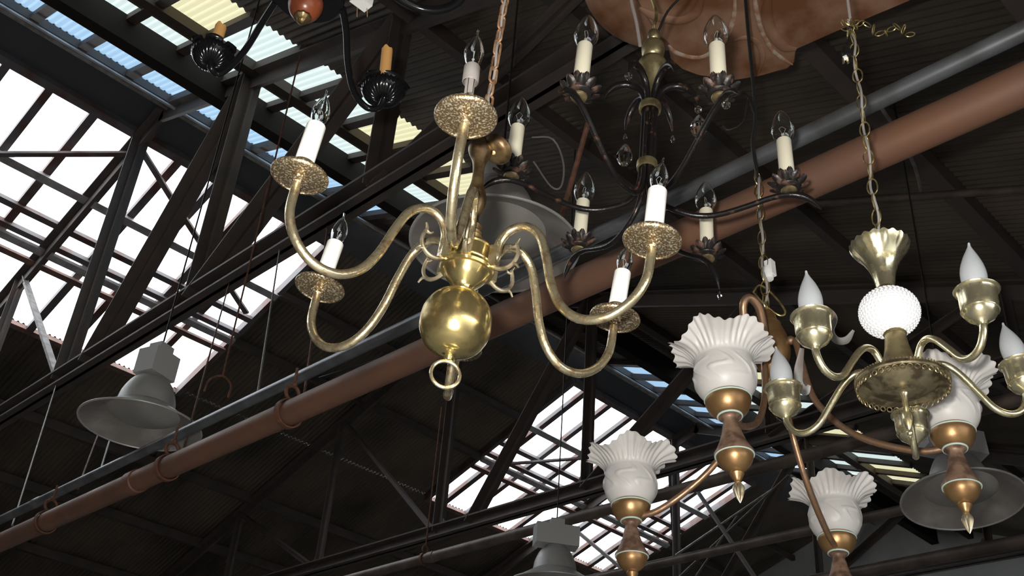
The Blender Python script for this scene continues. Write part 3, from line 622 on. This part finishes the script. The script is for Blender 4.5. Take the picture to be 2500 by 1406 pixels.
def ruffle(L_, parent, ph):
    prof = [(.030, -.017), (.046, -.007), (.0575, .010), (.0625, .030), (.0620, .048), (.0590, .064), (.0580, .074), (.064, .085), (.077, .098), (.091, .106), (.100, .111), (.104, .1125)]
    P = sprof(prof, 7); zmin, zmax = .074, .1125; n = 288
    def fn(a, i, r, z):
        if r < .01: return r, z
        k = max(0, min(1, (z-zmin)/(zmax-zmin)))
        big = math.sin(6*a+ph*1.7)
        fine = math.cos(36*a+.9*math.sin(6*a+ph))
        rr = r + k*k*(.0050*big+.0025*math.sin(3*a+ph)) + k**.9*.0030*fine
        zz = z + k*k*(.0120*math.sin(6*a+ph*1.7+1.7) + .004*math.sin(3*a+1)) + k*.0012*math.cos(36*a+1.4)
        # raised scrollwork on the belly
        if .004 < z < .068 and r > .05:
            e = math.sin(PI*(z-.004)/.064)
            v = math.sin(8*a + 2.6*math.sin((z-.01)*110+3*a)); rr += e*.0024*max(0, v-.45)/.55
        return rr, zz
    b = MB(); b.lathe(P + [(r-.0022, z+.0004) for r, z in P[::-1]], n, L_, fn, closed=True); b.build('glass_shade', M['shade_glass'], parent, True, 0)
M['shade_glass'] = mat('frosted_ruffled_glass', (.59, .565, .545), .42, spec=.35, **{'Transmission Weight': .12, 'Subsurface Weight': .0})
for k, (az, dh, R, tx, ty, _) in enumerate(arms3):
    b = MB(); b.tube([polar(az, r*R/.36, h+dh*r/.36) + off3*(1-min(1, r/.3)) for r, h in prof3], .0075, 14, smooth=5); arm = b.build('arm', M['copper_tube'], c3)
    b = MB(); b.ball(polar(az, .05, .322)+off3, .011, None, 12); b.build('arm_boss', M['copper_tube'], arm)
    L_ = local(az, R, dh, tx, ty)
    b = MB(); b.lathe(sprof([(.0435, -.010), (.0450, -.016), (.0440, -.026), (.038, -.040), (.029, -.050), (.022, -.053)], 4), 48, L_); b.build('shade_cup', M['copper'], arm)
    for q_ in ((-.0145, .0452, .0017), (-.0535, .0235, .0020), (-.139, .0365, .0018)): b = MB(); b.hring(*q_, L_); b.build('verdigris_ring', M['verdigris'], arm)
    b = MB(); b.lathe([(.0225, -.0525), (.0225, -.056), (.017, -.058), (.0150, -.061), (.0145, -.070), (.0165, -.075), (.020, -.092), (.026, -.110), (.034, -.127), (.0385, -.134), (.0385, -.139), (.036, -.1405)], 40, L_); b.build('flared_stem', M['copper_dusty'], arm)
    b = MB(); b.lathe(sprof([(.0355, -.140), (.0325, -.152), (.022, -.166), (.013, -.172)], 3) + [(.0125, -.175), (.014, -.178), (.010, -.186), (.0065, -.192), (.0065, -.196), (.0045, -.198)], 36, L_); b.build('lower_bowl', M['copper'], arm)
    b = MB(); b.lathe(sprof([(.0045, -.195), (.0085, -.201), (.0100, -.207), (.0088, -.215), (.005, -.228), (.0005, -.237)], 3), 40, L_, lambda a, i, r, z: (r*(1+.13*math.cos(10*a)), z)); b.build('drop_finial', M['silver'], arm)
    ruffle(L_, arm, k*1.3+.4)
# upper scrolls
def ribbon(parent, pts, name='scroll', m='steel_grey', r=.011, flat=.28):
    b = MB(); b.tube(pts, [r*.5]+[r]*(len(pts)-2)+[r*.35], 10, smooth=6, flat=flat); b.build(name, M[m], parent)
def h3(px, py, dist): return M3.inverted() @ (CAM + ray(px, py)*dist)
D3 = (CH3-CAM).length
b = MB(); b.tube([h3(1866, 815, D3-.02), h3(1863, 790, D3-.03), h3(1852, 748, D3-.04), h3(1830, 727, D3-.05), h3(1815, 742, D3-.06), h3(1818, 790, D3-.06), h3(1826, 810, D3-.05)], [.009, .009, .0095, .0095, .009, .008, .006], 12); b.build('scroll', M['copper_tube'], c3)
ribbon(c3, [h3(1950, 800, D3-.03), h3(1975, 758, D3-.03), h3(2010, 752, D3-.04), h3(2036, 775, D3-.04), h3(2028, 808, D3-.04), h3(2042, 830, D3-.04), h3(2066, 830, D3-.04), h3(2084, 806, D3-.04)])
ribbon(c3, [h3(1958, 850, D3+.02), h3(1950, 900, D3+.02), h3(1950, 935, D3+.02), h3(1966, 955, D3+.02), h3(1976, 940, D3+.02)])
top3 = off3 + Vector((0, 0, .425)); up3 = M3i @ Vector((.0, .0, 1)).normalized()
b = MB(); b.torus(top3+up3*.008, .014, .0025, Matrix.Rotation(.5, 4, 'Z'), n=20); b.tube([top3+sd3*-.03+up3*.055, top3+sd3*-.012+up3*.075, top3+sd3*.02+up3*.045, top3+sd3*.045+up3*.0, top3+sd3*.03-up3*.012, top3-sd3*.005+up3*.02, top3+sd3*-.03+up3*.055], .0026, 8, smooth=6); b.build('wire_loop', M['chain_brass'], c3)
chain('chain', c3, top3+up3*.01, top3+up3*.43, 11, .012, .0017, 'chain_brass', 'cord', link_ell=1.85, cordr=.0035)
b = MB(); p_ = top3+up3*.43; b.tube([p_-up3*.02+sd3*.0, p_+up3*.1-sd3*.008, p_+up3*.22+sd3*.006, p_+up3*.6, p_+up3*1.12], .0052, 8, smooth=4); b.build('black_cord', M['cord_black'], c3)
b = MB(); b.tube([p_+up3*.20+sd3*.005, p_+up3*.27-sd3*.012, p_+up3*.29-sd3*.03], .003, 8); b.tube([p_+up3*.26-sd3*.012, p_+up3*.18-sd3*.03, p_+up3*.15-sd3*.07, p_+up3*.165-sd3*.085], .003, 8); b.build('black_cord', M['cord_black'], c3)
b = MB(); b.box(top3+up3*.125+sd3*.016, (.02, .02, .045)); b.lathe([(0, -.02), (.012, -.018), (.016, 0), (.010, .02), (0, .024)], 12, Matrix.Translation(top3+up3*.11+sd3*.010)); b.build('wire_nut', M['white_plastic'], c3)

# ------------------------------------------------------------------ brass chandelier with milk-glass ball
CH4 = Vector((1.506, .67, 2.491)); M4 = fmat(CH4, .030, .021); M4i = M4.inverted().to_3x3()
c4 = thing('milk_glass_chandelier', M4, 'pale brass chandelier with hobnail milk-glass ball, flared top and frosted flame bulbs, at right', 'chandelier')
off4 = (M4i @ -RT)*.004
b = MB()
def scal(a, i, r, z):
    k = max(0, (z-.205)/.03); return r*(1+.012*k*math.cos(20*a)), z + k*.0022*math.cos(20*a)
P = sprof([(.0155, .140), (.0165, .150), (.020, .170), (.027, .190), (.037, .208), (.047, .222), (.0515, .231)], 4)
b.lathe(P + [(r-.0015, z) for r, z in P[::-1]], 120, Matrix.Translation(off4), scal, closed=True); b.build('flared_top', M['brass_pale'], c4)
b = MB(); b.lathe([(.049*math.sin(PI*i/24), .091-.0425*math.cos(PI*i/24)) for i in range(1, 24)], 48, Matrix.Translation(off4))
for i in range(2, 21):
    th = PI*i/22; rr = .0478*math.sin(th); zz = .091-.0413*math.cos(th); n = max(6, int(2*PI*rr/.0070))
    for k in range(n):
        a_ = 2*PI*(k+.5*(i % 2))/n
        b.ball(Vector((rr*math.cos(a_), rr*math.sin(a_), zz))+off4, .0034, None, 6)
b.build('milk_glass_ball', M['milk'], c4, True, 0)
b = MB(); b.lathe([(.018, .050), (.019, .048), (.0165, .046), (.0175, .040), (.020, .020), (.0235, .004), (.0265, -.010), (.028, -.022), (.030, -.030)], 48); b.build('flared_column', M['brass_old'], c4)
b = MB(); b.lathe(sprof([(.028, -.028), (.045, -.030), (.060, -.034), (.067, -.038)], 3) + [(.0705, -.040), (.0735, -.0435), (.0745, -.048), (.0725, -.0505), (.0665, -.050), (.062, -.047), (.058, -.0465), (.050, -.052), (.036, -.060), (.020, -.064), (.008, -.065), (0, -.065)], 72)
b.build('dish', M['dish'], c4)
b = MB()
for k in range(84):
    a_ = 2*PI*k/84; b.ball((.0725*math.cos(a_), .0725*math.sin(a_), -.0405), .0021, None, 6)
b.build('beaded_rim', M['brass_old'], c4)
b = MB()
for k in range(40):
    a_ = 2*PI*k/40; Mx = Matrix.Translation((.0715*math.cos(a_), .0715*math.sin(a_), -.0555)) @ Matrix.Rotation(a_+PI/2, 4, 'Z'); b.torus((0, 0, 0), .0042, .0011, Mx, n=10, m=5)
b.build('lattice_rim', M['brass_old'], c4)
b = MB(); b.lathe([(.0075, -.064), (.005, -.070), (.0045, -.090), (.006, -.096), (.0085, -.104), (.0075, -.118), (.0045, -.126), (.003, -.129), (.005, -.133), (.0045, -.137), (.003, -.139), (.0035, -.142), (0, -.147)], 16); b.build('finial', M['brass_pale'], c4)
prof4 = [(.040, -.040), (.046, -.025), (.060, -.008), (.078, -.008), (.098, -.024), (.122, -.055), (.143, -.082), (.165, -.092), (.185, -.086), (.197, -.068), (.2005, -.050)]
arms4 = [(167.8, -.0043, .1996, .012, .05), (241.4, .0053, .2012, .008, -.04), (314.8, .0046, .1966, -.078, .09), (22.4, -.0011, .2, 0, 0), (97.8, -.0019, .2023, -.004, .05)]
for az, dh, R, tx, ty in arms4:
    b = MB(); b.tube([polar(az, r*R/.2005, h+dh*r/.2) for r, h in prof4], .0058, 14, smooth=5); arm = b.build('arm', M['brass_pale'], c4)
    L_ = local(az, R, dh, tx*.6, ty*.6)
    P = [(.0, -.056), (.008, -.056), (.010, -.053), (.0135, -.050), (.0215, -.044), (.026, -.036), (.0275, -.024), (.0278, -.006), (.0295, -.001), (.0325, .0005), (.0335, .0025), (.032, .004), (.0275, .003), (.0262, 0), (.0258, -.024), (.024, -.036), (.018, -.043), (0, -.046)]
    b = MB(); b.lathe(P, 48, L_); b.hring(-.034, .0268, .0010, L_); b.build('socket_cup', M['brass_pale'], arm)
    b = MB(); b.lathe([(.012, -.045), (.0125, -.012), (.011, -.010), (0, -.010)], 20, L_); b.build('socket', M['white_plastic'], arm)
    b = MB(); b.lathe(sprof([(.0085, -.012), (.0125, 0), (.0175, .014), (.0192, .028), (.0175, .043), (.0120, .060), (.0055, .074), (.0025, .081), (.0018, .086), (0.0002, .088)], 4), 32)
    for v in b.bm.verts:
        k = max(0, v.co.z-.03)/.05; v.co.x += .003*k*k; v.co = (L_ @ fmat((0, 0, 0), tx, ty)) @ v.co
    b.build('frosted_bulb', M['frosted'], arm, True, 0)
up4 = M4i @ Vector((-.012, -.012, 1)).normalized(); top4 = off4+Vector((0, 0, .15))
b = MB(); b.tube([top4, top4+up4*.10], .0032, 8, smooth=1); b.build('stem_tube', M['chain_brass'], c4)
chain('chain', c4, top4+up4*.09, top4+up4*.63, 16, .0092, .0014, 'chain_brass', 'cord', link_ell=1.9, cordr=.0024)
p_ = top4+up4*.63; sd4 = M4i @ RT
b = MB(); b.tube([p_, p_+up4*.5, p_+up4*1.25], .003, 8, smooth=1); b.build('hanging_wire', M['cord'], c4)
b = MB()
for i in range(10):
    c_ = p_-up4*.02+sd4*(.008+.012*i)+up4*(.012*math.sin(i*1.1)-.0018*i)
    b.torus((0, 0, 0), .0058, .0012, Matrix.Translation(c_) @ Matrix.Rotation(i*1.3, 4, 'Z') @ Matrix.Rotation(1.2, 4, 'Y'), n=14, m=5, ell=1.7)
for i in range(7):
    c_ = p_-up4*(.015*(i % 3))+sd4*(-.016+.004*i)-up4*.01
    b.torus((0, 0, 0), .0058, .0012, Matrix.Translation(c_) @ Matrix.Rotation(i*1.9, 4, 'Z') @ Matrix.Rotation(.7*i, 4, 'Y'), n=14, m=5, ell=1.7)
b.build('spare_chain', M['chain_brass'], c4)
b = MB(); b.tube([p_-sd4*.004-up4*.02, p_-sd4*.006-up4*.05, p_-sd4*.012-up4*.075], .003, 8)
b.lathe([(0, -.016), (.0085, -.014), (.0095, 0), (.006, .012), (0, .014)], 12, Matrix.Translation(p_-sd4*.016-up4*.088)); b.build('plug', M['black_plastic'], c4)
b = MB(); b.box(p_-sd4*.019-up4*.104, (.008, .008, .006)); b.build('plug_face', M['white_plastic'], c4)
b = MB()
for s in (-1, 1): b.box(p_-sd4*(.020+.0045*s)-up4*.113, (.0015, .004, .015))
b.build('plug_prongs', M['brass_pale'], c4)

# ------------------------------------------------------------------ black candle chandelier with wooden ball, top left
Z5 = 3.50
hub = hitz(752, -12, Z5); c5 = thing('candle_chandelier', Matrix.Translation(hub), 'glossy black chandelier with wooden ball and flower-shaped candle cups at the top left', 'chandelier')
def H5(px, py, dz=0): return hitz(px, py, Z5+dz)-hub
b = MB(); b.lathe([(0, .012), (.060, .010), (.082, .004), (.086, 0), (.084, -.004), (.06, -.002), (0, -.002)], 64); b.build('hub_plate', M['black'], c5)
wb = H5(752, 5, -.02)
wb = Vector((0, 0, 0))
b = MB(); b.lathe(sprof([(0, -.074), (.018, -.072), (.032, -.060), (.040, -.040), (.040, -.022), (.030, -.006), (.02, 0)], 4), 40, Matrix.Translation(wb)); b.build('wooden_ball', M['wood'], c5)
b = MB(); b.lathe([(0, -.094), (.006, -.092), (.011, -.088), (.012, -.084), (.017, -.081), (.0205, -.077), (.020, -.070), (.01, -.068)], 28, None, lambda a, i, r, z: (r*(1+.05*math.cos(9*a)), z)); b.build('ribbed_knob', M['brass_dark'], c5)
b = MB(); b.tube([(0, 0, .01), (0, 0, 2.6)], .012, 12, smooth=1); b.build('stem', M['black'], c5)
def flower(parent, p, R, az0=0, broken=.075, tilt=(0, 0), candle=True):
    L_ = Matrix.Translation(p) @ fmat((0, 0, 0), *tilt)
    b = MB()
    P = sprof([(.004, -.016), (R*.45, -.012), (R*.80, .004), (R*.95, .020), (R*.90, .034)], 4)
    b.lathe(P + [(r-.0018, z+.001) for r, z in P[::-1]], 120, L_, lambda a, i, r, z: (r*(1+.03*math.cos(30*a)), z+.0026*math.cos(30*a)*(1 if r > .01 else 0)), closed=True)
    for j in range(6):
        a_ = 2*PI*j/6+az0; PM = L_ @ Matrix.Rotation(a_, 4, 'Z'); g = []
        for u in range(8):
            tt = u/7; wd = R*.40*math.sqrt(max(.03, 1-((tt-.5)/.52)**2))
            rr = R*.84+R*(.10*tt + .22*tt*tt); zz = .018+.024*math.sin(2.2*tt)
            
            g.append([b.bm.verts.new(PM @ Vector((rr-.10*R*s*s, wd*s, zz))) for s in (-1, -.6, -.2, .2, .6, 1)])
        for A, B in zip(g, g[1:]):
            for q_ in range(5): b.face((A[q_], A[q_+1], B[q_+1], B[q_]))
    o = b.build('flower_cup', M['black'], parent, True, 0)
    if candle:
        b = MB(); b.lathe([(0, -.01), (.0150, -.008), (.0150, broken), (.0125, broken+.002), (0, broken-.004)], 32, L_, None)
        for v in b.bm.verts:
            q_ = L_.inverted() @ v.co
            if q_.z > broken-.003: v.co += (L_.to_3x3() @ Vector((0, 0, 1)))*(.003*math.sin(2.0*math.atan2(q_.y, q_.x)+.6)+.003*math.cos(5*math.atan2(q_.y, q_.x)))
        b.build('candle_stub', M['wax'], parent)
        b = MB(); b.tube([L_ @ Vector((.012*math.cos(4.2), .012*math.sin(4.2), .06)), L_ @ Vector((.02*math.cos(4.2), .02*math.sin(4.2), .035)), L_ @ Vector((.03*math.cos(4.2), .03*math.sin(4.2), .02))], .003, 8); b.build('wax_drip', M['wax'], parent)
armpts = {
    0: ([(672, 5, -.0), (640, 55, -.0), (600, 120, -.01), (565, 160, -.02), (535, 180, -.03), (516, 168, -.03)], (514, 150, .0), .056, .125, (0, 0)),
    1: ([(836, 20, -.0), (845, 75, -.0), (850, 160, -.02), (865, 225, -.03), (895, 262, -.04), (925, 262, -.04), (938, 240, -.03)], (934, 238, .0), .060, .168, (-.06, .02)),
}
for k, (pts, cp, R, br, tl) in armpts.items():
    b = MB(); P5 = [H5(x, y, dz) for x, y, dz in pts]; P5.append(H5(cp[0], cp[1], -.012)); b.tube(P5, .0085, 14, smooth=5); arm = b.build('arm', M['black'], c5)
    flower(arm, H5(*cp), R, .3*k, br, tl)
b = MB(); b.tube([H5(870, -60, .02), H5(940, -30, 0), H5(985, 2, -.01), H5(1030, 22, -.015), H5(1075, 24, -.015), H5(1115, 8, -.01), H5(1140, -25, 0)], .011, 14, smooth=5); lab(b.build('arm', M['black'], c5), 'curved black arm cut off by the top edge')
b = MB(); pw = H5(884, -5, .01); b.box(pw, (.045, .03, .040), None); b.build('white_socket', M['white_plastic'], c5, False)
b = MB()
for s in (-1, 1): b.tube([pw+(RT*.011*s)-UP*.015, pw+(RT*.012*s)-UP*.036, pw+(RT*.012*s)-UP*.045], .0012, 6)
b.build('socket_wires', M['copper_tube'], c5)
